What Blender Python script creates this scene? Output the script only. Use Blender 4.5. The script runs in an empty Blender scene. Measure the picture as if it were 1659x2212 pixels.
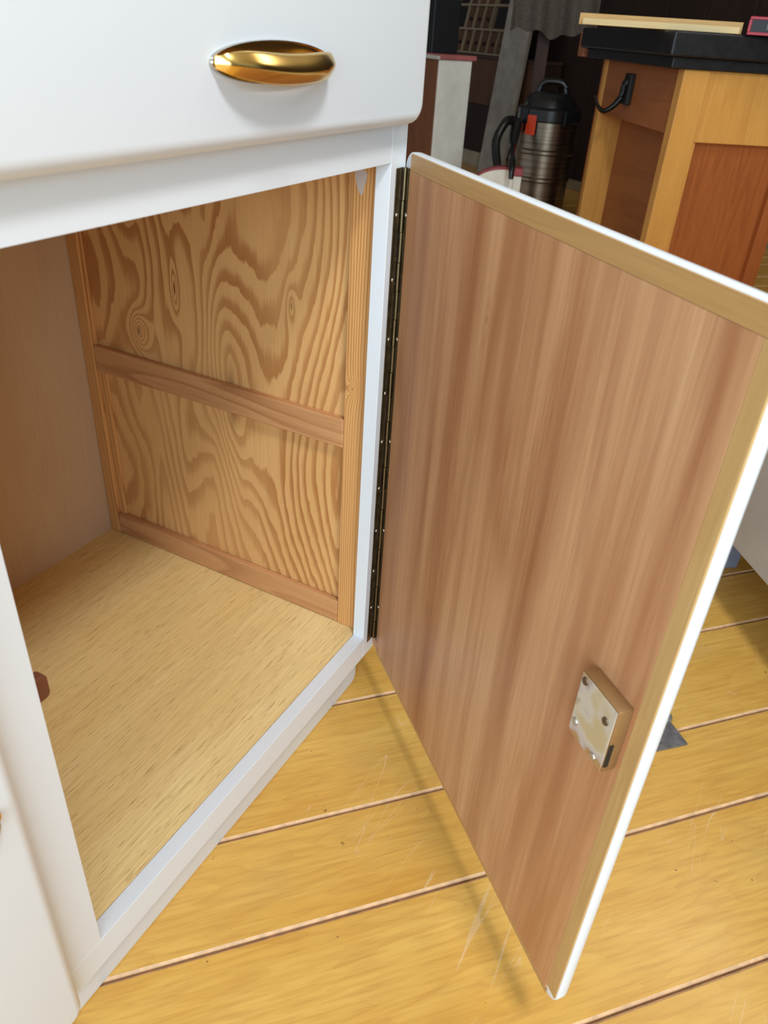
import bpy, bmesh, math, random
from mathutils import Vector, Matrix
random.seed(7)
SC = bpy.context.scene
COL = SC.collection
R = math.radians

# ------------------------------------------------------------------ camera
cd = bpy.data.cameras.new('camera'); cam = bpy.data.objects.new('camera', cd); COL.objects.link(cam)
cam.location = (-0.2274, -0.3678, 0.8242)
cam.rotation_euler = (1.0042398, -0.0588063, -1.0707739)
cd.sensor_fit = 'VERTICAL'; cd.sensor_height = 36.0; cd.sensor_width = 27.0
cd.lens = 26.905; cd.clip_start = 0.02
cd.dof.use_dof = True; cd.dof.focus_distance = 0.95; cd.dof.aperture_fstop = 12
SC.camera = cam

# ------------------------------------------------------------------ world, lights, exposure
w = bpy.data.worlds.new('world'); SC.world = w; w.use_nodes = True
w.node_tree.nodes['Background'].inputs[0].default_value = (0.62, 0.78, 1, 1)
w.node_tree.nodes['Background'].inputs[1].default_value = 0.8

def area(name, loc, target, sx, sy, power, col):
    l = bpy.data.lights.new(name, 'AREA'); l.shape = 'RECTANGLE'; l.size = sx; l.size_y = sy
    l.energy = power; l.color = col
    o = bpy.data.objects.new(name, l); COL.objects.link(o); o.location = loc
    d = Vector(target) - Vector(loc); o.rotation_euler = d.to_track_quat('-Z', 'Y').to_euler()
    return o
# ceiling lamp above and slightly in front of the cabinet (casts the handle and door-opening shadows)
area('ceiling_lamp', (-0.42, -1.12, 2.55), (0.25, 0, 0.7), 0.36, 0.36, 32, (0.89, 0.95, 1.0))
# shop window behind the camera
area('window_light', (-2.45, -1.35, 1.25), (0.5, 0.1, 0.45), 3.2, 1.9, 102, (0.64, 0.84, 1.0))
# added fill further into the shop, brightens the brass pull's reflection and the bench
area('far_fill_light', (2.2, -1.15, 2.66), (2.2, -1.0, 0), 0.5, 1.3, 14, (1.0, 0.93, 0.82))
# added fill right of the camera, brightens the open door's white edge
area('side_fill_light', (0.3, -2.6, 1.5), (0.4, 0.1, 0.4), 2.0, 1.6, 2.5, (0.86, 0.94, 1.0))

vs = SC.view_settings
SC.display_settings.display_device = 'sRGB'
vs.view_transform = 'Standard'; vs.look = 'None'; vs.gamma = 1; vs.use_curve_mapping = False
vs.exposure = 0.23

# ------------------------------------------------------------------ helpers
def lin(c):
    f = lambda u: u/12.92 if u <= .04045 else ((u+.055)/1.055)**2.4
    return (f(c[0]/255), f(c[1]/255), f(c[2]/255), 1)

class N:
    """tiny node helper"""
    def __init__(s, name):
        s.m = bpy.data.materials.new(name); s.m.use_nodes = True; s.t = s.m.node_tree
        s.b = s.t.nodes['Principled BSDF']
    def n(s, typ, **kw):
        x = s.t.nodes.new(typ)
        for k, v in kw.items(): setattr(x, k, v)
        return x
    def l(s, a, b): s.t.links.new(a, b)
    def put(s, sock, v):
        if isinstance(v, bpy.types.NodeSocket): s.l(v, sock)
        else: sock.default_value = v
    def math(s, op, a, b=0.0, c=0.0, clamp=False):
        x = s.n('ShaderNodeMath', operation=op, use_clamp=clamp)
        s.put(x.inputs[0], a); s.put(x.inputs[1], b); s.put(x.inputs[2], c); return x.outputs[0]
    def coord(s): return s.n('ShaderNodeTexCoord').outputs['Object']
    def scale(s, v, sc, loc=(0, 0, 0), rot=(0, 0, 0)):
        x = s.n('ShaderNodeMapping'); s.put(x.inputs[0], v); s.put(x.inputs['Scale'], sc)
        s.put(x.inputs['Location'], loc); s.put(x.inputs['Rotation'], rot); return x.outputs[0]
    def noise(s, v, scale=1, detail=2, rough=.5, dist=0):
        x = s.n('ShaderNodeTexNoise'); s.put(x.inputs['Vector'], v); s.put(x.inputs['Scale'], scale)
        s.put(x.inputs['Detail'], detail); s.put(x.inputs['Roughness'], rough); s.put(x.inputs['Distortion'], dist)
        return x.outputs['Fac']
    def ramp(s, f, stops, interp='LINEAR'):
        x = s.n('ShaderNodeValToRGB'); s.put(x.inputs[0], f); r = x.color_ramp; r.interpolation = interp
        while len(r.elements) < len(stops): r.elements.new(.5)
        for e, (p, c) in zip(r.elements, stops): e.position = p; e.color = c
        return x.outputs[0]
    def mix(s, f, a, b, mode='MIX'):
        x = s.n('ShaderNodeMix', data_type='RGBA', blend_type=mode)
        s.put(x.inputs[0], f); s.put(x.inputs[6], a); s.put(x.inputs[7], b); return x.outputs[2]
    def rng(s, f, a, b, c=0., d=1.):
        x = s.n('ShaderNodeMapRange'); s.put(x.inputs[0], f); s.put(x.inputs[1], a); s.put(x.inputs[2], b)
        s.put(x.inputs[3], c); s.put(x.inputs[4], d); return x.outputs[0]
    def bump(s, h, strength=.2, dist=.001):
        x = s.n('ShaderNodeBump'); s.put(x.inputs['Height'], h); x.inputs['Strength'].default_value = strength
        x.inputs['Distance'].default_value = dist; s.l(x.outputs[0], s.b.inputs['Normal'])
    def fin(s, col=None, rough=.5, metal=0., spec=None, coat=0.):
        if col is not None: s.put(s.b.inputs['Base Color'], col)
        s.put(s.b.inputs['Roughness'], rough); s.put(s.b.inputs['Metallic'], metal)
        if spec is not None: s.b.inputs['Specular IOR Level'].default_value = spec
        if coat: s.b.inputs['Coat Weight'].default_value = coat; s.b.inputs['Coat Roughness'].default_value = .15
        return s.m

def ax(g, along, across):
    """scale vector with `along` on the grain axis"""
    return tuple(along if 'xyz'[i] == g else across for i in range(3))

def plain(name, rgb, rough=.5, metal=0., var=.06, sc=8, spec=None):
    k = N(name); c = k.coord(); f = k.noise(c, sc, 4, .6)
    d = tuple(max(0, x*(1-var*2)) for x in lin(rgb)[:3])+(1,); e = tuple(min(1, x*(1+var*2)) for x in lin(rgb)[:3])+(1,)
    return k.fin(k.ramp(f, [(.3, d), (.7, e)]), rough, metal, spec)

def wood(name, light, mid, dark, g='z', freq=9, sa=5., sl=1.2, ring=.55, fibre=.25, rough=.45, knots=(), cloud=.25,
         offset=(0, 0, 0), dist=.0, perobj=False, lin_term=0., bump=.15, sharp=False, flecks=0., spec=.3, lin_axis=1, streak=0., lines=False):
    k = N(name); c = k.coord()
    if perobj:
        oi = k.n('ShaderNodeObjectInfo'); cm = k.n('ShaderNodeCombineXYZ')
        for i in range(3): k.l(k.math('MULTIPLY', oi.outputs['Random'], 7.3*(i+1)), cm.inputs[i])
        va = k.n('ShaderNodeVectorMath', operation='ADD'); k.l(c, va.inputs[0]); k.l(cm.outputs[0], va.inputs[1]); c2 = va.outputs[0]
    else: c2 = c
    base = k.noise(k.scale(c2, ax(g, sl, sa), offset), 1, 1.5, .45, dist)
    fieldv = base
    if lin_term:
        sep = k.n('ShaderNodeSeparateXYZ'); k.l(c, sep.inputs[0])
        fieldv = k.math('ADD', fieldv, k.math('MULTIPLY', sep.outputs[lin_axis], lin_term))
    wob = k.noise(k.scale(c2, ax(g, 9, 42)), 1, 2, .5)
    fieldv = k.math('ADD', fieldv, k.math('MULTIPLY', k.math('SUBTRACT', wob, .5), .035 if sharp else .02))
    kn = None
    for (p, wx, wz, amp) in knots:            # knots: centre, half width across / along, field amplitude
        sub = k.n('ShaderNodeVectorMath', operation='SUBTRACT'); k.l(c, sub.inputs[0]); sub.inputs[1].default_value = p
        v = k.scale(sub.outputs[0], ax(g, 1/wz, 1/wx)); ln = k.n('ShaderNodeVectorMath', operation='LENGTH'); k.l(v, ln.inputs[0])
        d2 = k.math('MULTIPLY', ln.outputs['Value'], ln.outputs['Value'])
        e = k.math('DIVIDE', amp, k.math('ADD', d2, 1.0)); fieldv = k.math('ADD', fieldv, e)
        core = k.math('DIVIDE', 1.0, k.math('ADD', k.math('MULTIPLY', d2, 14), 1.0))
        kn = core if kn is None else k.math('MAXIMUM', kn, core)
    ph = k.math('FRACT', k.math('MULTIPLY', fieldv, freq))
    fib = k.noise(k.scale(c2, ax(g, 14, 420)), 1, 3, .6)
    ph2 = k.math('ADD', ph, k.math('MULTIPLY', k.math('SUBTRACT', fib, .5), .25))
    if lines: band = k.ramp(ph2, [(0, (.25,)*3+(1,)), (.12, (0, 0, 0, 1)), (.7, (.08,)*3+(1,)), (.9, (1, 1, 1, 1)), (1, (.25,)*3+(1,))])
    elif sharp: band = k.ramp(ph2, [(0, (0, 0, 0, 1)), (.42, (.08,)*3+(1,)), (.66, (.85,)*3+(1,)), (.92, (1, 1, 1, 1)), (1, (.1,)*3+(1,))])
    else: band = k.ramp(ph2, [(0, (0, 0, 0, 1)), (.5, (.25,)*3+(1,)), (.88, (1, 1, 1, 1)), (1, (0, 0, 0, 1))])
    cl = k.noise(k.scale(c2, ax(g, 2.2, 7), (3, 1, 2)), 1, 3, .55)
    col = k.mix(k.rng(cl, .3, .7, 0, cloud*2), lin(light), lin(mid))
    rv = k.rng(k.noise(k.scale(c2, ax(g, 3, 9), (9, 9, 9)), 1, 2), .32, .6, .45, 1)
    col = k.mix(k.math('MULTIPLY', k.math('MULTIPLY', band, ring), rv, clamp=True), col, lin(dark))
    col = k.mix(k.rng(fib, .35, .75, 0, fibre), col, lin(dark))
    if streak:
        st = k.noise(k.scale(c2, ax(g, .9, 26), (5, 4, 3)), 1, 3, .55); col = k.mix(k.rng(st, .42, .68, 0, streak), col, lin(dark))
    if flecks:
        fl = k.noise(k.scale(c2, ax(g, 45, 700)), 1, 2, .5)
        col = k.mix(k.rng(fl, .60, .72, 0, flecks), col, tuple(x*.6 for x in lin(dark)[:3])+(1,))
    if kn is not None: col = k.mix(k.rng(kn, .35, .9, 0, .6), col, tuple(x*.22 for x in lin(dark)[:3])+(1,))
    k.bump(fib, bump, .0006)
    return k.fin(col, rough, spec=spec)

# ---- geometry
def box_bm(x0, x1, y0, y1, z0, z1, bev=0., seg=2):
    bm = bmesh.new(); bmesh.ops.create_cube(bm, size=1)
    for v in bm.verts: v.co = Vector(((x0+x1)/2+v.co.x*(x1-x0), (y0+y1)/2+v.co.y*(y1-y0), (z0+z1)/2+v.co.z*(z1-z0)))
    if bev: bmesh.ops.bevel(bm, geom=bm.edges[:], offset=bev, segments=seg, profile=.5, affect='EDGES', clamp_overlap=True)
    return bm
def join(*bms):
    out = bmesh.new()
    for b in bms:
        me = bpy.data.meshes.new('tmp'); b.to_mesh(me); out.from_mesh(me); bpy.data.meshes.remove(me); b.free()
    return out
def cyl_bm(p0, p1, r0, r1=None, n=16, caps=True):
    r1 = r0 if r1 is None else r1; p0 = Vector(p0); p1 = Vector(p1); d = p1-p0
    bm = bmesh.new(); bmesh.ops.create_cone(bm, cap_ends=caps, segments=n, radius1=r0, radius2=r1, depth=d.length)
    bm.transform(Matrix.Translation((p0+p1)/2) @ d.to_track_quat('Z', 'Y').to_matrix().to_4x4()); return bm
def lathe_bm(prof, n=32, c=(0, 0)):
    bm = bmesh.new(); rings = []
    for r, z in prof:
        rings.append([bm.verts.new((c[0]+max(r, 1e-4)*math.cos(2*math.pi*i/n), c[1]+max(r, 1e-4)*math.sin(2*math.pi*i/n), z)) for i in range(n)])
    for a, b in zip(rings, rings[1:]):
        for i in range(n): bm.faces.new((a[i], a[(i+1) % n], b[(i+1) % n], b[i]))
    if prof[0][0] > 1e-3: bm.faces.new(rings[0][::-1])
    if prof[-1][0] > 1e-3: bm.faces.new(rings[-1])
    return bm
def tube_bm(pts, r, n=12, sub=6):
    P = [Vector(p) for p in pts]; S = []
    for i in range(len(P)-1):
        a = P[max(i-1, 0)]; b = P[i]; c = P[i+1]; d = P[min(i+2, len(P)-1)]
        for j in range(sub):
            t = j/sub; S.append(.5*((2*b)+(c-a)*t+(2*a-5*b+4*c-d)*t*t+(3*b-a-3*c+d)*t**3))
    S.append(P[-1]); bm = bmesh.new(); rings = []; up = Vector((0, 0, 1))
    for i, p in enumerate(S):
        t = (S[min(i+1, len(S)-1)]-S[max(i-1, 0)]).normalized()
        a = t.cross(up if abs(t.z) < .95 else Vector((1, 0, 0))).normalized(); b = t.cross(a)
        rr = r(i/(len(S)-1)) if callable(r) else r
        rings.append([bm.verts.new(p+rr*(math.cos(2*math.pi*k/n)*a+math.sin(2*math.pi*k/n)*b)) for k in range(n)])
    for a, b in zip(rings, rings[1:]):
        for k in range(n): bm.faces.new((a[k], a[(k+1) % n], b[(k+1) % n], b[k]))
    bm.faces.new(rings[0][::-1]); bm.faces.new(rings[-1]); bmesh.ops.recalc_face_normals(bm, faces=bm.faces); return bm
def slab_bm(x0, x1, z0, z1, yb, yf, corner, rim, corners=(1, 1, 1, 1), n=8, rseg=6, rim_b=0.0006):
    """rounded board in the XZ plane; yf is the front side (rounded over by `rim`), yb the back"""
    out = []
    cs = [(x0, z0, 180), (x1, z0, 270), (x1, z1, 0), (x0, z1, 90)]
    for (cx, cz, a0), use in zip(cs, corners):
        rr = corner if use else rim*1.02
        ccx = cx+rr if cx == x0 else cx-rr; ccz = cz+rr if cz == z0 else cz-rr
        for i in range(n+1):
            a = R(a0+90*i/n); out.append((ccx, ccz, rr, math.cos(a), math.sin(a)))
    s = 1 if yf > yb else -1
    layers = [(rim_b, yb), (0, yb+s*rim_b)] + [(rim*(1-math.cos(R(90*j/rseg))), yf-s*rim*(1-math.sin(R(90*j/rseg)))) for j in range(rseg+1)]
    bm = bmesh.new(); rings = []
    for ins, y in layers:
        rings.append([bm.verts.new((cx+(rr-ins)*ca, y, cz+(rr-ins)*sa)) for cx, cz, rr, ca, sa in out])
    m = len(out)
    for a, b in zip(rings, rings[1:]):
        for i in range(m): bm.faces.new((a[i], a[(i+1) % m], b[(i+1) % m], b[i]))
    bm.faces.new(rings[0]); bm.faces.new(rings[-1]); bmesh.ops.recalc_face_normals(bm, faces=bm.faces); return bm

def obj(name, bm, mat, parent=None, loc=(0, 0, 0), rot=(0, 0, 0), smooth=None):
    me = bpy.data.meshes.new(name); bm.to_mesh(me); bm.free()
    for m in (mat if isinstance(mat, (list, tuple)) else [mat]): me.materials.append(m)
    if smooth is not None:
        for p in me.polygons: p.use_smooth = True
        me.set_sharp_from_angle(angle=R(smooth))
    o = bpy.data.objects.new(name, me); COL.objects.link(o); o.parent = parent; o.location = loc; o.rotation_euler = rot
    return o
def inst(src, parent, loc, rot=(0, 0, 0), name=None):
    o = src.copy(); COL.objects.link(o); o.parent = parent; o.location = loc; o.rotation_euler = rot; return o
def tag(o, label, cat, group=None):
    o['label'] = label; o['category'] = cat
    if group: o['group'] = group
    return o
def thing(name, label, cat, loc=(0, 0, 0), rz=0., group=None):
    o = bpy.data.objects.new(name, None); COL.objects.link(o); o.location = loc; o.rotation_euler = (0, 0, rz)
    o.empty_display_size = .05
    return tag(o, label, cat, group)
def structure(o): o['kind'] = 'structure'; return o

# ------------------------------------------------------------------ materials
def white_mat():
    k = N('white_gloss_paint'); c = k.coord(); f = k.noise(c, 60, 3, .6)
    g = k.noise(k.scale(c, (1, 1, 1)), 9, 2)
    k.bump(k.math('ADD', k.math('MULTIPLY', f, .4), g), .05, .002)
    return k.fin(lin((226, 228, 230)), .3, spec=.45)
M_white = white_mat()
M_flame = wood('flame_pine_plywood', (238, 186, 122), (228, 172, 108), (178, 112, 58), 'z', freq=30, sa=5.5, sl=1.4, ring=.85, fibre=.16,
               rough=.5, sharp=True, cloud=.4, dist=.35, offset=(1.3, 2.1, .4), lin_term=-.9, bump=.1,
               knots=[((.4945, .375, .462), .013, .022, .24), ((.4945, .306, .532), .006, .03, .13), ((.4945, .2235, .405), .030, .16, .16),
                      ((.4945, .13, .545), .006, .02, .07)])
M_post = wood('straight_pine', (230, 172, 108), (222, 162, 98), (150, 84, 38), 'z', freq=26, sa=10, sl=.5, lines=True, ring=.95, fibre=.15, rough=.45,
              lin_term=9, cloud=.3, knots=[((.4847, .0390, .4685), .0035, .005, .25)])
M_rail = wood('pine_rail', (218, 164, 112), (204, 146, 96), (158, 94, 54), 'y', freq=12, sa=14, sl=1.2, ring=.6, fibre=.2, rough=.5, cloud=.4)
M_birch = wood('birch_ply', (218, 190, 158), (206, 174, 142), (170, 130, 98), 'z', freq=5, sa=3.5, sl=1.3, ring=.22, fibre=.2, rough=.5, cloud=.5, flecks=.15)
M_shelf = wood('pale_veneer', (250, 222, 160), (240, 204, 136), (186, 142, 80), 'x', freq=3, sa=6, sl=1.2, ring=.12, fibre=.4, rough=.42, cloud=.6, flecks=.6)
M_cherry = wood('cherry_veneer', (216, 168, 124), (204, 150, 106), (150, 88, 50), 'z', freq=5, sa=6, sl=1.0, ring=.42, fibre=.3, rough=.38, cloud=.6, dist=.2, streak=.7, lines=True,
                offset=(.4, 0, .9), knots=[((.208, -.0016, .623), .004, .018, .1), ((.161, -.0016, .268), .004, .009, .08)])
M_lip_z = wood('door_lipping_upright', (204, 166, 110), (196, 156, 100), (168, 126, 74), 'z', freq=8, sa=30, sl=1.5, ring=.3, fibre=.3, rough=.4)
M_lip_x = wood('door_lipping_across', (194, 152, 98), (184, 142, 88), (160, 116, 68), 'x', freq=8, sa=30, sl=1.5, ring=.25, fibre=.3, rough=.4)
M_catch = plain('catch_wood', (112, 64, 46), .45)

def floor_mat():
    k = N('varnished_floor_board'); c = k.coord()
    oi = k.n('ShaderNodeObjectInfo'); cm = k.n('ShaderNodeCombineXYZ')
    for i in range(3): k.l(k.math('MULTIPLY', oi.outputs['Random'], 9.1*(i+1)), cm.inputs[i])
    va = k.n('ShaderNodeVectorMath', operation='ADD'); k.l(c, va.inputs[0]); k.l(cm.outputs[0], va.inputs[1]); c2 = va.outputs[0]
    geo = k.n('ShaderNodeNewGeometry').outputs['Position']
    cl = k.noise(k.scale(c2, (2.5, 9, 1)), 1, 4, .6); fib = k.noise(k.scale(c2, (16, 190, 1)), 1, 4, .6)
    fig = k.noise(k.scale(c2, (3, 22, 1)), 1, 2, .5, .4)
    col = k.mix(k.rng(cl, .3, .7), lin((232, 186, 98)), lin((216, 160, 70)))
    col = k.mix(k.rng(fib, .4, .75, 0, .5), col, lin((184, 126, 54)))
    col = k.mix(k.rng(k.math('FRACT', k.math('MULTIPLY', fig, 9)), .5, 1, 0, .2), col, lin((184, 126, 56)))
    col = k.mix(k.rng(oi.outputs['Random'], 0, 1, 0, .3), col, lin((200, 146, 62)))
    # worn greyish traffic patches, dark specks, pale scratches
    wear = k.noise(k.scale(geo, (3.1, 3.1, 1), (2, 5, 0)), 1, 4, .65)
    col = k.mix(k.rng(wear, .58, .75, 0, .28), col, lin((176, 150, 104)))
    sp = k.noise(geo, 75, 2, .5); col = k.mix(k.rng(sp, .735, .77, 0, .8), col, lin((96, 62, 36)))
    tot = None
    for rz, sc, off, th in ((.5, (2.2, 34, 1), (0, 0, 0), .0035), (-1.05, (2.0, 30, 1), (4, 1, 0), .003), (2.0, (3, 26, 1), (1, 7, 0), .003), (1.2, (6, 60, 1), (8, 3, 0), .004)):
        v = k.scale(geo, sc, off, (0, 0, rz)); a = k.noise(v, 1, 1.5, .4)
        line = k.math('LESS_THAN', k.math('ABSOLUTE', k.math('SUBTRACT', a, .5)), th)
        msk = k.rng(k.noise(k.scale(geo, (5, 5, 1), (off[1], rz, 0)), 1, 2), .60, .66)
        q = k.math('MULTIPLY', line, msk); tot = q if tot is None else k.math('MAXIMUM', tot, q)
    col = k.mix(k.math('MULTIPLY', tot, .4), col, lin((232, 200, 160)))
    k.bump(k.math('ADD', fib, k.math('MULTIPLY', cl, 2)), .08, .0008)
    return k.fin(col, k.rng(wear, .3, .7, .24, .42), spec=.4)
M_floor = floor_mat()
M_floor_edge = plain('worn_board_edge', (216, 172, 128), .6, var=.12, sc=60)
M_gap = plain('dark_gap', (64, 42, 26), .9)
M_brass = N('polished_brass').fin(lin((238, 200, 118)), .2, 1.)
M_chrome = N('aged_chrome').fin(lin((196, 192, 182)), .2, 1.)
def bronze():
    k = N('dark_bronze'); f = k.noise(k.coord(), 90, 4, .6)
    return k.fin(k.ramp(f, [(.35, lin((96, 84, 66))), (.65, lin((140, 124, 98)))]), .3, .9)
M_bronze = bronze()
M_bronze_hi = N('worn_bronze').fin(lin((132, 118, 90)), .36, 1.)
M_screw = N('bright_screw').fin(lin((226, 222, 214)), .18, 1.)
M_oldscrew = plain('rusty_screw', (112, 92, 72), .4, .8)
def lock_mat():
    k = N('tarnished_lock_plate'); c = k.coord(); a = k.noise(c, 55, 3, .5); b = k.noise(k.scale(c, (1, 1, 1), (3, 2, 1)), 34, 2, .4)
    col = k.ramp(b, [(.38, lin((206, 188, 148))), (.46, lin((214, 206, 190))), (.56, lin((200, 188, 184))), (.64, lin((188, 150, 98)))])
    col = k.mix(k.rng(a, .62, .75, 0, .6), col, lin((128, 112, 92)))
    return k.fin(col, .42, .35)
M_lock = lock_mat()
M_lockside = plain('lock_case_brass', (168, 132, 88), .4, .6, sc=50)
M_dark = plain('black_slot', (30, 24, 20), .6)

# ------------------------------------------------------------------ the setting
ROOM = R(-34.89)
nv = Vector((math.cos(ROOM), math.sin(ROOM), 0)); ev = Vector((-nv.y, nv.x, 0))     # room axes: towards the back wall, to its left
WALL_P = 3.546
M_wall = wood('dark_wall_boarding', (52, 34, 24), (38, 25, 18), (20, 13, 10), 'z', freq=4, sa=6, sl=1, ring=.3, fibre=.3, rough=.7, perobj=True)
M_dkwall = plain('dark_painted_wall', (58, 50, 44), .8)
M_ceil = plain('ceiling_paint', (222, 220, 214), .9)
def room_wall(name, p0, p1, r0, r1, z0, z1, m):
    return structure(obj(name, box_bm(p0, p1, r0, r1, z0, z1), m, None, (0, 0, 0), (0, 0, ROOM)))
wb = room_wall('wall_back', WALL_P+.02, WALL_P+.12, -4.2, 7.2, -.06, 2.8, M_dkwall)
room_wall('wall_left', -3.6, WALL_P+.12, 7.2, 7.3, -.06, 2.8, M_dkwall)
room_wall('wall_right', -3.6, WALL_P+.12, -4.3, -4.2, -.06, 2.8, M_dkwall)
room_wall('ceiling', -3.6, WALL_P+.12, -4.2, 7.2, 2.8, 2.9, M_ceil)
y = -2.0; i = 0
while y < 6.9:                       # upright boards of the back wall
    wd = (.24, .31, .27, .29)[i % 4]
    obj('board', box_bm(-.02, (.0, .006, .002)[i % 3], 0, wd-.006, 0, 2.8, .002, 1), M_wall, wb, (WALL_P+.02, y, 0)); y += wd; i += 1
structure(obj('baseboard_back', box_bm(WALL_P-.035, WALL_P-.002, -2, 6.9, 0, .055, .003), plain('skirting_paint', (150, 130, 104), .6), None, (0, 0, 0), (0, 0, ROOM)))

# floor: sub-floor plus one mesh per board; boards run along AL, offsets measured from the photo
AL = R(-43.254)
floor = structure(obj('floor', box_bm(-4.5, 8.5, -6.0, 6.5, -.07, -.024), M_gap, None, (0, 0, 0), (0, 0, AL)))
edges = [0.4450644, 0.3231343, 0.1481081, 0.0232079, -0.1502829]
up = edges[0]; i = 0
hi = []
while up < 5.6: up += (.175, .124)[i % 2]; hi.append(up); i += 1
lo = []; dn_ = edges[-1]; i = 0
while dn_ > -4.2: dn_ -= (.124, .175)[i % 2]; lo.append(dn_); i += 1
E_ = lo[::-1]+edges[::-1]+hi
def plank_bm(wd, x0, x1):
    """board with a chamfered long edge on each side; chamfers take the pale worn material"""
    g = .0012; ch = .0026; bm = bmesh.new()
    sec = [(g, -.024), (g, -ch*.9), (g+ch, 0), (wd-g-ch, 0), (wd-g, -ch*.9), (wd-g, -.024)]
    A = [bm.verts.new((x0, a, b)) for a, b in sec]; B = [bm.verts.new((x1, a, b)) for a, b in sec]
    for i in range(6):
        f = bm.faces.new((A[i], A[(i+1) % 6], B[(i+1) % 6], B[i])); f.material_index = 1 if i in (0, 1, 3, 4) else 0
    bm.faces.new(A[::-1]); bm.faces.new(B); bmesh.ops.recalc_face_normals(bm, faces=bm.faces); return bm
cuts = {}
for a, b in zip(E_, E_[1:]):
    x = -4.4+random.random()*1.0; near = -.9 < a < 1.0
    ends = [-4.4]
    xs = random.choice([-3.2, -2.8, -3.6])
    while xs < 8.4:
        if not (near and -.75 < xs < 1.9): ends.append(xs)
        xs += 2.6+random.random()*.5
    ends.append(8.4)
    for x0, x1 in zip(ends, ends[1:]):
        obj('floor_board', plank_bm(b-a, -(x1-x0)/2+.0008, (x1-x0)/2-.0008), [M_floor, M_floor_edge], floor, ((x0+x1)/2, a, random.uniform(-.0004, .0004)))

# ------------------------------------------------------------------ kitchen cabinet
T = .0165; ZO = .1139; ZT = .7139; W = .4739; XR = .5044; ZB = .0785; D = .4759
cab = thing('kitchen_cabinet', 'white painted kitchen cabinet with its right door standing open', 'cabinet', (0, 0, 0))
XL = -.60
fb = .0005
obj('stile', box_bm(W, XR, 0, T, ZB, .925, fb), M_white, cab)
obj('stile', box_bm(-.075, 0, 0, T, ZO, .925, fb), M_white, cab)
obj('stile', box_bm(XL, XL+.03, 0, T, ZB, .925, fb), M_white, cab)
obj('bottom_rail', box_bm(XL+.03, W, 0, T, ZB, ZO, fb), M_white, cab)
obj('top_rail', box_bm(0, W, 0, T, ZT, .925, fb), M_white, cab)
obj('top_rail', box_bm(XL+.03, -.075, 0, T, ZT, .925, fb), M_white, cab)
obj('plinth', slab_bm(XL+.01, XR-.0005, 0.0, ZB+.004, .04, .0248, .014, .003, (0, 1, 0, 0)), M_white, cab, smooth=40)
obj('plinth_return', box_bm(XR-.0155, XR-.0005, .04, .47, 0, ZB, .001), M_white, cab)
obj('side_panel', box_bm(XR-.0045, XR, T, D+.012, ZB, .925, .0008), M_white, cab)
obj('side_panel', box_bm(XL, XL+.006, T, D+.012, ZB, .925, .0008), M_white, cab)
obj('back_panel', box_bm(XL+.006, XR-.0045, D, D+.006, ZB, .925), M_birch, cab)
obj('cabinet_floor', box_bm(XL+.006, XR-.0048, T+.0006, D, ZO-.012, ZO-.0006), M_shelf, cab)
obj('dust_panel', box_bm(XL+.006, XR-.0048, T, D, ZT+.022, ZT+.027), M_birch, cab)
obj('worktop', box_bm(XL-.01, XR+.01, -.03, D+.02, .9265, .955, .004), M_white, cab)
# inside of the right-hand side: panel behind posts and rails
XP = .4847
obj('lining_panel', box_bm(.4945, XR-.0048, T, D, ZO, ZT+.02), M_flame, cab)
obj('lining_post', box_bm(XP, .4944, T+.0004, .0492, ZO, ZT+.02, .0008), M_post, cab)
obj('lining_post', box_bm(XP-.001, .4944, .4560, D-.0004, ZO, ZT+.02, .0008), M_post, cab, (0, 0, 0))
obj('lining_fillet', box_bm(.4895, .4944, .4440, .4558, ZO+.036, .3895, .0008), M_post, cab, (0, 0, 0))
obj('lining_rail', box_bm(XP, .4944, .0496, .4556, .3885, .4262, .0016), M_rail, cab, (0, 0, 0))
obj('lining_rail', box_bm(XP, .4944, .0496, .4556, ZO, .1500, .0016), M_rail, cab, (0, 0, .0))
# paint daub on the top of the post
bm = bmesh.new(); vs_ = [bm.verts.new((XP-.0003, .0385+.0062*(1+.25*math.sin(3*a))*math.cos(a), .6935+.013*(1+.2*math.cos(4*a+1))*math.sin(a))) for a in [2*math.pi*k/18 for k in range(18)]]
f = bm.faces.new(vs_); ex = bmesh.ops.extrude_face_region(bm, geom=[f]); bmesh.ops.translate(bm, vec=(.0006, 0, 0), verts=[v for v in ex['geom'] if isinstance(v, bmesh.types.BMVert)])
obj('paint_daub', bm, plain('grey_paint_daub', (196, 180, 170), .5), cab)
# catch plate behind the middle stile
obj('catch', slab_bm(-.02, .0198, .3965, .4185, T+.009, T, .005, .001), M_catch, cab, smooth=40)
def zshift_local(o): pass

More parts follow.
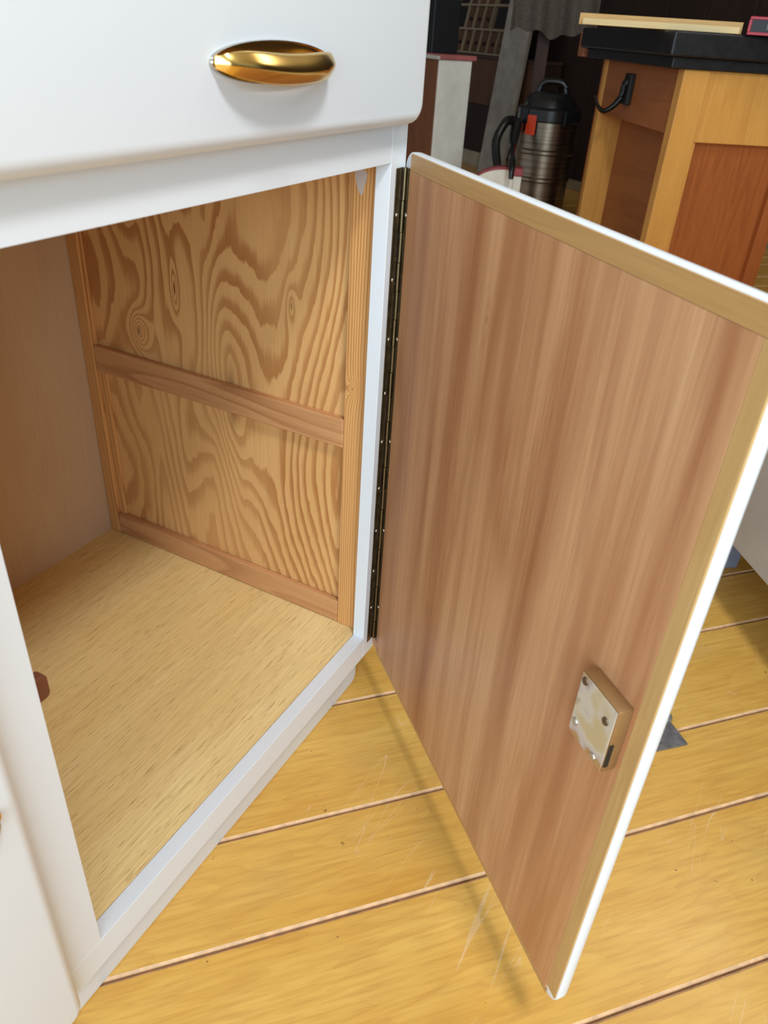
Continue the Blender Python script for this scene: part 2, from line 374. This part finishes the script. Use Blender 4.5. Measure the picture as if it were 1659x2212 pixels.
def pull_bms():
    """bowed brass pull on an oval rim plate, centred at origin, front = -Y"""
    a, b = .0680, .0130; n = 48
    plate = bmesh.new(); rings = []
    for k_, y_ in ((1.0, 0.0), (1.0, -.0016), (.975, -.0028), (.93, -.0028), (.90, -.0012)):
        rings.append([plate.verts.new((a*(1-(1-k_)*.35)*math.cos(t), y_, b*k_*math.sin(t))) for t in [2*math.pi*i/n for i in range(n)]])
    for q_, (p, q) in enumerate(zip(rings, rings[1:])):
        for i in range(n):
            f = plate.faces.new((p[i], p[(i+1) % n], q[(i+1) % n], q[i])); f.material_index = 0 if q_ < 2 else 1
    plate.faces.new(rings[0]); plate.faces.new(rings[-1]).material_index = 1; bmesh.ops.recalc_face_normals(plate, faces=plate.faces)
    band = bmesh.new(); nu, nv2 = 48, 12; th = .0016; G = []
    for side in (0, 1):
        gg = []
        for i in range(nu+1):
            s = -1+2*i/nu; c = math.sqrt(max(0, 1-abs(s)**2.6)); row = []
            el = math.sqrt(max(.02, 1-(s*.97)**2))
            zt = .0122*el*(1-.52*max(0, 1-s*s)**1.2); zb = -.0126*el
            for j in range(nv2+1):
                v = -1+2*j/nv2; zz = zb+(zt-zb)*(v+1)/2; ridge = 1-abs(v+.05)**1.5
                row.append(band.verts.new((s*(.0652-side*th), -.0024-c**1.1*(.0150+.0065*ridge)+side*th, zz)))
            gg.append(row)
        G.append(gg)
    for gg in G:
        for i in range(nu):
            for j in range(nv2): band.faces.new((gg[i][j], gg[i+1][j], gg[i+1][j+1], gg[i][j+1]))
    for i in range(nu):
        for j in (0, nv2): band.faces.new((G[0][i][j], G[0][i+1][j], G[1][i+1][j], G[1][i][j]))
    for j in range(nv2):
        for i in (0, nu): band.faces.new((G[0][i][j], G[0][i][j+1], G[1][i][j+1], G[1][i][j]))
    bmesh.ops.recalc_face_normals(band, faces=band.faces)
    return plate, band

# drawer above the opening
dr = obj('drawer', slab_bm(-.032, .5025, .7478, .9225, -.0004, -.0184, .018, .011, (1, 1, 1, 1)), M_white, cab, smooth=50)
pl_, bd_ = pull_bms()
h1 = obj('pull_plate', pl_, [M_chrome, M_brass], dr, (.2612, -.0184, .7990), smooth=40); h1['label'] = 'chrome oval rim behind the brass pull'
h2 = obj('pull', bd_, M_brass, dr, (.2612, -.0184, .7990), smooth=60); h2['label'] = 'bowed polished brass drawer pull'
# closed left door
dl = obj('closed_door', slab_bm(-.56, -.0400, .0790, .7240, -.0004, -.0180, .014, .010), M_white, cab, smooth=50)
inst(h1, dl, (-.1255, -.0180, .3760)); h3 = inst(h2, dl, (-.1255, -.0180, .3760)); h3.data = h2.data.copy(); h3.data.materials[0] = M_chrome; h3['label'] = 'bowed silvery door pull'

# open right door, hinged on the right stile; door frame: X away from hinge, Y outwards, Z up
TH = R(48.5117)
door = obj('open_door', slab_bm(0.0, .5022, .0783, .7236, .0, .0150, .018, .0085), M_white, cab, (XR, -.0002, 0), (0, 0, math.pi+TH), smooth=50)
door['label'] = 'open door with a wooden inside face and a white painted edge'
pn = .0016
def thin(x0, x1, z0, z1, y=-pn, b=.0003): return box_bm(x0, x1, y, 0.0005, z0, z1, b, 1)
obj('veneer_panel', thin(.0158, .4870, .0855, .7070), M_cherry, door)
obj('veneer_strip', thin(.0012, .0156, .0855, .0990), M_cherry, door)
obj('lipping', thin(.0165, .4990, .7072, .7222), M_lip_x, door)
obj('lipping', thin(.4872, .5008, .0925, .7070), M_lip_z, door)
obj('lipping', thin(.0165, .4890, .0800, .0853), M_lip_x, door)
# piano hinge: frame leaf with screws, door leaf, row of knuckles
hz0, hz1 = .0995, .7085
hinge = obj('piano_hinge', box_bm(.4843, XR-.0060, -.0009, 0.0, hz0, hz1, .0003, 1), M_bronze, cab); hinge['label'] = 'dark bronze piano hinge'
kx, ky = XR-.0060, -.0029
scr = None
for z in (.6648, .6001, .5356, .4721, .4102, .3464, .2837, .2203, .1585):
    if scr is None:
        b_ = bmesh.new(); bmesh.ops.create_uvsphere(b_, u_segments=12, v_segments=8, radius=.0024)
        for v in b_.verts: v.co.y *= .45
        scr = obj('screw', b_, M_screw, hinge, (.4905, -.0010, z), smooth=60)
    else: inst(scr, hinge, (.4905, -.0010, z))
kn0 = None; z = hz0; pitch = (hz1-hz0)/20
for i in range(20):
    r_ = .0019; loc = (kx+(.0004 if i % 2 else -.0003), ky, z+pitch/2)
    if kn0 is None: kn0 = obj('knuckle', cyl_bm((0, 0, -pitch/2+.0003), (0, 0, pitch/2-.0003), r_, n=12), M_bronze_hi, hinge, loc, smooth=40)
    else: inst(kn0, hinge, loc)
    z += pitch
obj('hinge_leaf', box_bm(.0045, .0155, -.0010, .0, hz0, hz1, .0002, 1), M_bronze, door)
for z in (.6648, .5356, .4102, .2837, .1585): inst(scr, door, (.0112, -.0011, z))
# lock
lk = obj('lock', box_bm(.4410, .4840, -pn-.0122, -pn+.0002, .3865, .4465, .0014, 2), M_lockside, door, smooth=35)
lk['label'] = 'tarnished metal lock screwed to the inside of the door'
obj('lock_plate', slab_bm(.4415, .4832, .3875, .4455, -pn-.0121, -pn-.0132, .004, .0004, (1, 0, 0, 0)), M_lock, door)
obj('lock_slot', box_bm(.4834, .4846, -pn-.0118, -pn-.0085, .3925, .4145), M_dark, door)
for (u, z) in ((.4462, .4405), (.4750, .4300), (.4466, .4000), (.4728, .3915)):
    s_ = join(cyl_bm((0, .0002, 0), (0, -.0010, 0), .0034, .0030, 16))
    o_ = obj('lock_screw', s_, M_oldscrew if z > .41 else M_chrome, door, (u, -pn-.0132, z), smooth=40)
    obj('lock_rivet', cyl_bm((0, 0, 0), (0, -.0006, 0), .0009, n=8), M_lockside, door, (.4600, -pn-.0131, .4385)) if u < .446 and z > .44 else None

# ------------------------------------------------------------------ metal plate on the floor behind the door
ft = thing('floor_plate', 'small grey metal plate with a round boss lying on the floor boards behind the door', 'metal plate', (.6393, -.4344, .0004), R(45))
obj('plate', box_bm(0, .090, 0, .060, 0, .003, .0006, 1), plain('scuffed_grey_metal', (120, 118, 120), .45, .5, .2, 70), ft, (0, 0, 0))
obj('boss', lathe_bm([(.0125, .003), (.0125, .0058), (.0110, .0066), (.0082, .0066), (.0075, .0048), (.0001, .0046)], 28, (.052, .0060)), plain('dull_steel', (150, 148, 142), .4, .6), ft, smooth=40)
obj('bolt', lathe_bm([(.0048, .0046), (.0048, .0062), (.0001, .0068)], 6, (.052, .0060)), plain('dark_bolt', (74, 70, 66), .45, .7), ft)

# ------------------------------------------------------------------ grey cabinet at the right edge
gc = thing('grey_cabinet', 'low grey painted cabinet at the right edge of the photograph', 'cabinet', (.997, -.415, 0), math.atan2(-.58, -.815))
M_grey = plain('grey_cabinet_paint', (180, 174, 168), .5)
obj('body', box_bm(-.16, .60, .012, .46, .12, .44, .003), M_grey, gc)
obj('side_face', box_bm(-.155, .595, 0, .012, .122, .438, .002), M_grey, gc)
obj('foot', box_bm(-.16, -.10, .05, .10, 0, .12, .002), plain('blue_grey_foot', (128, 132, 150), .5), gc)
obj('foot', box_bm(.52, .58, .05, .10, 0, .12, .002), plain('blue_grey_foot', (128, 132, 150), .5), gc)
obj('foot', box_bm(-.16, -.10, .38, .44, 0, .12, .002), M_grey, gc); obj('foot', box_bm(.52, .58, .38, .44, 0, .12, .002), M_grey, gc)

# ------------------------------------------------------------------ wooden unit with a thick black top
M_maple = wood('honey_maple', (230, 170, 88), (218, 152, 70), (180, 110, 44), 'z', freq=5, sa=12, sl=1, ring=.25, fibre=.3, rough=.42, perobj=True)
M_honey = wood('reddish_oak', (184, 106, 52), (168, 92, 44), (132, 66, 28), 'z', freq=8, sa=14, sl=.8, ring=.45, fibre=.5, rough=.45, perobj=True)
M_drk_oak = wood('brown_drawer_oak', (176, 108, 62), (160, 94, 52), (122, 68, 34), 'x', freq=6, sa=10, sl=.8, ring=.35, fibre=.4, rough=.45)
def black_top():
    k = N('black_worktop'); f = k.noise(k.coord(), 30, 5, .7)
    return k.fin(k.ramp(f, [(.4, lin((14, 14, 16))), (.7, lin((30, 30, 33)))]), .45)
M_black = black_top()
un = thing('workbench_unit', 'honey coloured wooden unit with a thick black worktop and a recessed drawer side', 'cabinet', (2.7223, .1789, 0), R(33.875))
def ub(name, a0, a1, b0, b1, z0, z1, m, bev=.002): return obj(name, box_bm(a0, a1, -b1, -b0, z0, z1, bev), m, un)
ub('worktop', -.035, .90, -.03, .60, .795, .865, M_black, .006)
ub('apron', -.012, .86, -.008, .58, .762, .795, M_black, .003)
ub('post', 0.0, .05, .045, .135, 0, .762, M_maple, .004)
ub('post', 0.0, .05, .46, .512, 0, .762, M_honey, .004)
ub('rail', .006, .04, .135, .46, .55, .762, M_maple)
ub('rail', .006, .04, .135, .46, 0, .08, M_maple)
ub('moulding', .010, .024, .135, .147, .08, .55, M_maple, .003)
ub('end_panel', .026, .034, .135, .46, .08, .55, M_honey, .0)
ub('recess_side', .740, .775, .045, .155, 0, .762, M_maple, .003)
ub('recess_edge', .775, .792, .045, .155, 0, .762, M_honey, .002)
ub('recess_back', .05, .74, .150, .160, 0, .60, M_drk_oak, 0)
ub('recess_side', .05, .066, .060, .150, 0, .58, M_honey, .001)
ub('carcass_panel', .04, .79, .500, .510, 0, .762, M_honey, 0)
ub('carcass_panel', .775, .79, .155, .500, 0, .762, M_honey, 0)
# drawer front with its rounded lower far corner
df = obj('drawer_front', slab_bm(.052, .738, .568, .760, -.075, -.050, .030, .003, (0, 1, 0, 0)), M_drk_oak, un, smooth=40)
obj('drawer_underside', box_bm(.052, .738, -.150, -.075, .572, .585), M_drk_oak, un)
hk = obj('hook_plate', box_bm(.418, .482, -.050, -.030, .622, .726, .005), M_dark, df); hk['label'] = 'black iron backplate'
obj('hook', tube_bm([(.45, -.046, .712), (.45, -.026, .690), (.45, -.020, .650), (.45, -.002, .622), (.45, .024, .602), (.45, .046, .598), (.45, .068, .618), (.45, .082, .648)], lambda t: .015-.010*t, 10), plain('black_iron', (34, 32, 30), .35, .6), df, smooth=60)
ub('end_block', .88, .95, -.02, .10, .762, .850, wood('end_grain_block', (176, 112, 76), (160, 98, 64), (120, 70, 44), 'x', perobj=True), .003)

M_batten = wood('pale_batten', (226, 186, 120), (214, 168, 100), (186, 132, 70), 'x', freq=6, sa=30, sl=1, ring=.2, fibre=.3)
M_batten2 = wood('cream_batten', (240, 216, 162), (232, 204, 146), (204, 166, 104), 'x', freq=6, sa=30, sl=1, ring=.2, fibre=.3)
def batten(name, label, p0, p1, wd, hh, m, z):
    p0 = Vector(p0); p1 = Vector(p1); d = p1-p0
    o = obj(name, box_bm(0, d.length, -wd/2, wd/2, 0, hh, .001), m, None, (p0.x, p0.y, z), (0, 0, math.atan2(d.y, d.x))); tag(o, label, 'timber', 'timber battens on the black worktop'); return o
batten('timber_batten', 'cream timber batten lying at the front of the black worktop', (2.735, .500), (2.800, .015), .022, .018, M_batten2, .866)
batten('timber_batten', 'tan timber batten behind the cream one on the black worktop', (2.762, .520), (2.850, .015), .028, .032, M_batten, .866)
ti = thing('tool_case', 'red and black case on the black worktop beside the battens', 'case', (2.80, -.01, .866), R(-80))
obj('case_shell', box_bm(.0, .22, .0, .10, 0, .048, .006), plain('black_case', (26, 22, 24), .5), ti)
for a in ((-.002, .222, -.003, .0, .0, .008), (-.002, .222, -.003, .0, .041, .049), (-.003, .006, -.003, .0, .008, .041), (.214, .222, -.003, 0, .008, .041)):
    obj('red_edge', box_bm(*a, .001, 1), plain('red_plastic', (176, 24, 44), .4), ti)
obj('label_plate', box_bm(.05, .09, -.003, 0, .014, .032, .0005, 1), plain('grey_plate', (90, 92, 90), .5), ti)

# ------------------------------------------------------------------ vacuum cleaner
vc = thing('vacuum_cleaner', 'steel canister workshop vacuum with black lid and orange sticker', 'vacuum cleaner', (3.585, .835, 0), R(193))
def steel():
    k = N('brushed_steel'); f = k.noise(k.scale(k.coord(), (2, 2, 90)), 1, 3, .6)
    return k.fin(k.ramp(f, [(.3, lin((122, 110, 94))), (.7, lin((160, 148, 130)))]), .3, 1.)
M_steel = steel(); M_blk = plain('black_plastic', (24, 24, 24), .28)
pr = [(.128, .05), (.132, .07)]
for zz in (.262, .378):
    pr += [(.132, zz-.012), (.138, zz-.006), (.138, zz+.006), (.132, zz+.012)]
pr += [(.132, .500), (.132, .515)]
obj('canister', lathe_bm(pr, 48), M_steel, vc, smooth=35)
obj('base_ring', lathe_bm([(.140, .035), (.146, .045), (.146, .085), (.134, .095)], 40), M_blk, vc, smooth=35)
obj('lid', lathe_bm([(.138, .500), (.144, .506), (.144, .548), (.138, .554), (.120, .558), (.112, .582), (.096, .605), (.074, .614), (.001, .618)], 48), M_blk, vc, smooth=40)
obj('carry_handle', tube_bm([(0, -.062, .600), (0, -.055, .637), (0, -.030, .655), (0, .030, .655), (0, .055, .637), (0, .062, .600)], .014, 12), M_blk, vc, smooth=60)
for s_ in (-1, 1): obj('lid_clip', box_bm(-.016, .016, -.150, -.138, .490, .550, .003), M_blk, vc, (0, 0, 0), (0, 0, R(40*s_+90)))
# sticker, curved around the drum
bm = bmesh.new(); rows = []
for zz in (.448, .527):
    rows.append([[bm.verts.new((rr*math.cos(a), rr*math.sin(a), zz)) for a in [R(-36+20*i/8) for i in range(9)]] for rr in (.1325, .1462)])
for i in range(8):
    bm.faces.new((rows[0][1][i], rows[0][1][i+1], rows[1][1][i+1], rows[1][1][i]))
bmesh.ops.recalc_face_normals(bm, faces=bm.faces)
for v in [v for v in bm.verts if not v.link_faces]: bm.verts.remove(v)
ex = bmesh.ops.solidify(bm, geom=bm.faces[:], thickness=.001)
obj('sticker', bm, plain('orange_sticker', (214, 66, 26), .6, var=.02), vc)
for k_ in range(4):
    a = R(45+90*k_); obj('caster', cyl_bm((.128*math.cos(a)-.008, .128*math.sin(a), .020), (.128*math.cos(a)+.008, .128*math.sin(a), .020), .020, n=16), M_blk, vc, smooth=40)
inv = Matrix.Rotation(-R(193), 4, 'Z') @ Matrix.Translation((-3.585, -.835, 0))
L = lambda pts: [inv @ Vector(p) for p in pts]
obj('hose', tube_bm(L([(3.50, .93, .455), (3.433, .925, .489), (3.343, .943, .501), (3.281, .958, .433), (3.237, .932, .365), (3.18, .885, .300)]), .019, 14), M_blk, vc, smooth=60)
obj('nozzle', tube_bm(L([(3.402, .916, .485), (3.33, .895, .43), (3.26, .868, .40), (3.164, .835, .392), (3.06, .795, .388), (3.005, .772, .362), (2.99, .766, .325)]), lambda t: .030-.021*t, 14), M_blk, vc, smooth=60)

# ------------------------------------------------------------------ low cream cabinet in front of it
M_cream = plain('cream_paint', (232, 226, 208), .5); M_redtop = plain('dusty_red_paint', (150, 62, 66), .55, var=.15, sc=25)
lc = thing('low_cupboard', 'low cream cupboard with a curved red edged top below the vacuum hose', 'cupboard', (3.088, .754, 0), math.atan2(.937, -.348))
def arch(z_off, grow, y0, y1, inner=None):
    bm = bmesh.new(); pts = [(.032, 0 if inner is None else None)]
    xs = [.034+.174*i/24 for i in range(25)]
    topz = lambda x: .255+.092*math.sqrt(max(0, 1-((x-.07)/(.142))**2))+z_off
    if inner is None: poly = [(.034, 0)]+[(x, topz(x)) for x in xs]+[(xs[-1], 0)]
    else: poly = [(x, topz(x)) for x in xs]+[(x, topz(x)+grow) for x in xs[::-1]]
    A = [bm.verts.new((x, y0, z)) for x, z in poly]; B = [bm.verts.new((x, y1, z)) for x, z in poly]; n = len(poly)
    for i in range(n): bm.faces.new((A[i], A[(i+1) % n], B[(i+1) % n], B[i]))
    bm.faces.new(A); bm.faces.new(B); bmesh.ops.recalc_face_normals(bm, faces=bm.faces); return bm
obj('body', arch(0, 0, -.05, 0), M_cream, lc)
obj('top_edge', arch(.0, .009, -.052, .003, 1), M_redtop, lc)
obj('corner_post', box_bm(0, .033, -.05, .004, 0, .325, .002), M_cream, lc)
obj('post_cap', box_bm(-.003, .036, -.054, .008, .325, .356, .003), M_redtop, lc)
obj('door_panel', box_bm(.044, .190, .0, .005, .03, .225, .001), M_cream, lc)

# ------------------------------------------------------------------ tall cream cupboard with pink top, dark box on it
CP, CR = 2.182, 3.287
cc = thing('cream_cupboard', 'narrow cream fronted cupboard with brown side and dusty pink top behind the white cabinet', 'cupboard', tuple(nv*CP+ev*CR), ROOM)
obj('front_panel', box_bm(.004, .188, 0.0, .014, .03, .700, .002), plain('warm_white_panel', (238, 234, 220), .5), cc)
obj('side_panel', box_bm(0, .012, .014, .62, 0, .700, .001), wood('brown_side', (134, 86, 56), (122, 76, 48), (96, 56, 34), 'z', rough=.5), cc)
obj('carcass', box_bm(.012, .186, .014, .62, 0, .700, .001), M_dkwall, cc)
obj('top', box_bm(.0, .206, -.012, .63, .701, .722, .003), plain('dusty_pink_top', (170, 96, 92), .55, var=.12), cc)
obj('top_trim', box_bm(-.014, -.0005, -.010, .63, .700, .716, .002), plain('grey_white_trim', (186, 184, 170), .5), cc)
bx = thing('storage_box', 'black box with a mossy green lid on the pink topped cupboard', 'box', tuple(nv*(CP+.02)+ev*(CR+.06)+Vector((0, 0, .7225))), ROOM)
obj('body', box_bm(0, .15, .06, .34, 0, .225, .004), plain('black_box', (22, 24, 28), .5), bx)
obj('lid', box_bm(-.004, .154, .056, .344, .225, .265, .005), plain('moss_green_lid', (104, 104, 72), .6), bx)

# ------------------------------------------------------------------ compartment rack hanging on the back wall
RK = (WALL_P-.205)
rk = thing('compartment_rack', 'wooden rack of small compartments with cream dividers leaning back on the dark shelf unit', 'rack', tuple(nv*RK+ev*5.21+Vector((0, 0, .700))), ROOM)
M_strip = plain('cream_divider', (150, 132, 106), .6); M_cell = plain('brown_cell', (92, 62, 38), .6, var=.15, sc=20)
# rack frame: local x = depth, y = -along, z = up; tilted sideways and a little forward
rk.rotation_euler = (0, R(11.5), ROOM)
WD = .74; U = WD/7; HR = .143
def rb(name, y0, y1, z0, z1, x0, x1, m, bev=.001): return obj(name, box_bm(x0, x1, -y1, -y0, z0, z1, bev, 1), m, rk)
rb('back', 0, WD, 0, .80, .03, .038, M_cell, 0)
rb('frame_side', -.010, .004, 0, .80, 0, .038, M_strip); rb('frame_side', WD-.004, WD+.010, 0, .80, 0, .038, M_strip)
for k_ in range(6): rb('divider', 0, WD, k_*HR-.006, k_*HR+.006, 0, .034, M_strip)
for k_ in range(5):
    cols = [1, 2, 3, 4, 5, 6] if k_ == 0 else [1.73, 2.73, 3.73, 4.73]
    for cdl in cols: rb('divider', cdl*U-.004, cdl*U+.004, k_*HR+.006, (k_+1)*HR-.006, 0, .034, M_strip)
    cells = [(j, j+1) for j in range(7)] if k_ == 0 else [(1.73, 2.73), (2.73, 3.73), (3.73, 4.73)]
    for a, b in cells:
        rb('cell_front', a*U+.006, b*U-.006, k_*HR+.010, (k_+1)*HR-.010, .014, .022, M_cell)
        obj('knob', cyl_bm((.014, -(a+b)/2*U, k_*HR+HR*.42), (.002, -(a+b)/2*U, k_*HR+HR*.42), .011, n=12), M_dark, rk)
    if k_ > 0:
        rb('niche_block', .12*U+.02, 1.6*U-.03, k_*HR+.02, (k_+1)*HR-.01, .020, .028, M_dark); rb('niche_block', 5.0*U, 6.4*U, k_*HR+.02, (k_+1)*HR-.01, .020, .028, M_dark)

# leaning grey board
gb = obj('leaning_board', box_bm(-.024, 0, -.14, .14, .004, 1.40, .002), plain('dusty_grey_board', (168, 158, 144), .7, var=.1, sc=12), None,
         tuple(nv*(WALL_P-.302)+ev*4.285), (0, R(5.7), ROOM))
tag(gb, 'long dusty grey board leaning against the dark shelf unit', 'board')
su = thing('shelf_unit', 'dark brown shelf unit with a beige plinth behind the grey board', 'shelf unit', tuple(nv*(WALL_P-.215)+ev*4.05), ROOM)
obj('carcass', box_bm(.012, .19, 0, 1.5, .10, .672, .002), plain('dark_shelf_wood', (48, 30, 20), .7), su)
obj('upper_panel', box_bm(0, .011, 0, 1.5, .40, .672, .002), plain('faded_brown_panel', (96, 62, 38), .7, var=.1), su)
obj('lower_panel', box_bm(.004, .011, 0, 1.5, .10, .396, .002), plain('dark_brown_panel', (50, 32, 22), .7, var=.1), su)
obj('plinth', box_bm(.006, .19, 0, 1.5, 0, .098, .002), plain('beige_plinth', (170, 154, 128), .7, var=.1), su)
obj('top', box_bm(-.004, .19, -.005, 1.505, .673, .692, .002), plain('dark_shelf_top', (66, 46, 34), .7), su)

# dark post with a felt blanket over it
ps = obj('dark_post', box_bm(-.03, .03, -.03, .03, 0, 1.40, .003), wood('dark_brown_post', (70, 44, 32), (60, 38, 28), (36, 22, 16), 'z', rough=.6), None, (3.985, 1.045, 0), (0, 0, R(18)))
tag(ps, 'dark brown upright post behind the vacuum cleaner', 'post')
bm = bmesh.new(); nu, nw = 44, 26; g0 = []
P0 = Vector((3.842, 1.172)); P1 = Vector((3.967, .79))
for i in range(nu+1):
    t = i/nu; row = []
    for j in range(nw+1):
        s = j/nw; amp = .012+.02*(1-s)
        d = amp*math.sin(t*14+1.2*s)+.35*amp*math.sin(t*33+s*3)
        pxy = P0.lerp(P1, t); zb = .835+.014*math.sin(t*9)+.010*math.sin(t*23)+.02*(t > .75)*(t-.75)
        row.append(bm.verts.new((pxy.x+d*.94, pxy.y+d*.33, zb+(1.42-zb)*s)))
    g0.append(row)
for i in range(nu):
    for j in range(nw): bm.faces.new((g0[i][j], g0[i+1][j], g0[i+1][j+1], g0[i][j+1]))
bmesh.ops.recalc_face_normals(bm, faces=bm.faces); bmesh.ops.solidify(bm, geom=bm.faces[:], thickness=.006)
k = N('grey_felt'); f = k.noise(k.coord(), 160, 4, .7); k.bump(f, .6, .004)
cl = obj('felt_blanket', bm, k.fin(k.ramp(f, [(.3, lin((64, 56, 48))), (.7, lin((104, 94, 82)))]), .95), None, smooth=60)
tag(cl, 'dark grey felt blanket hanging at the top over the vacuum cleaner', 'blanket')
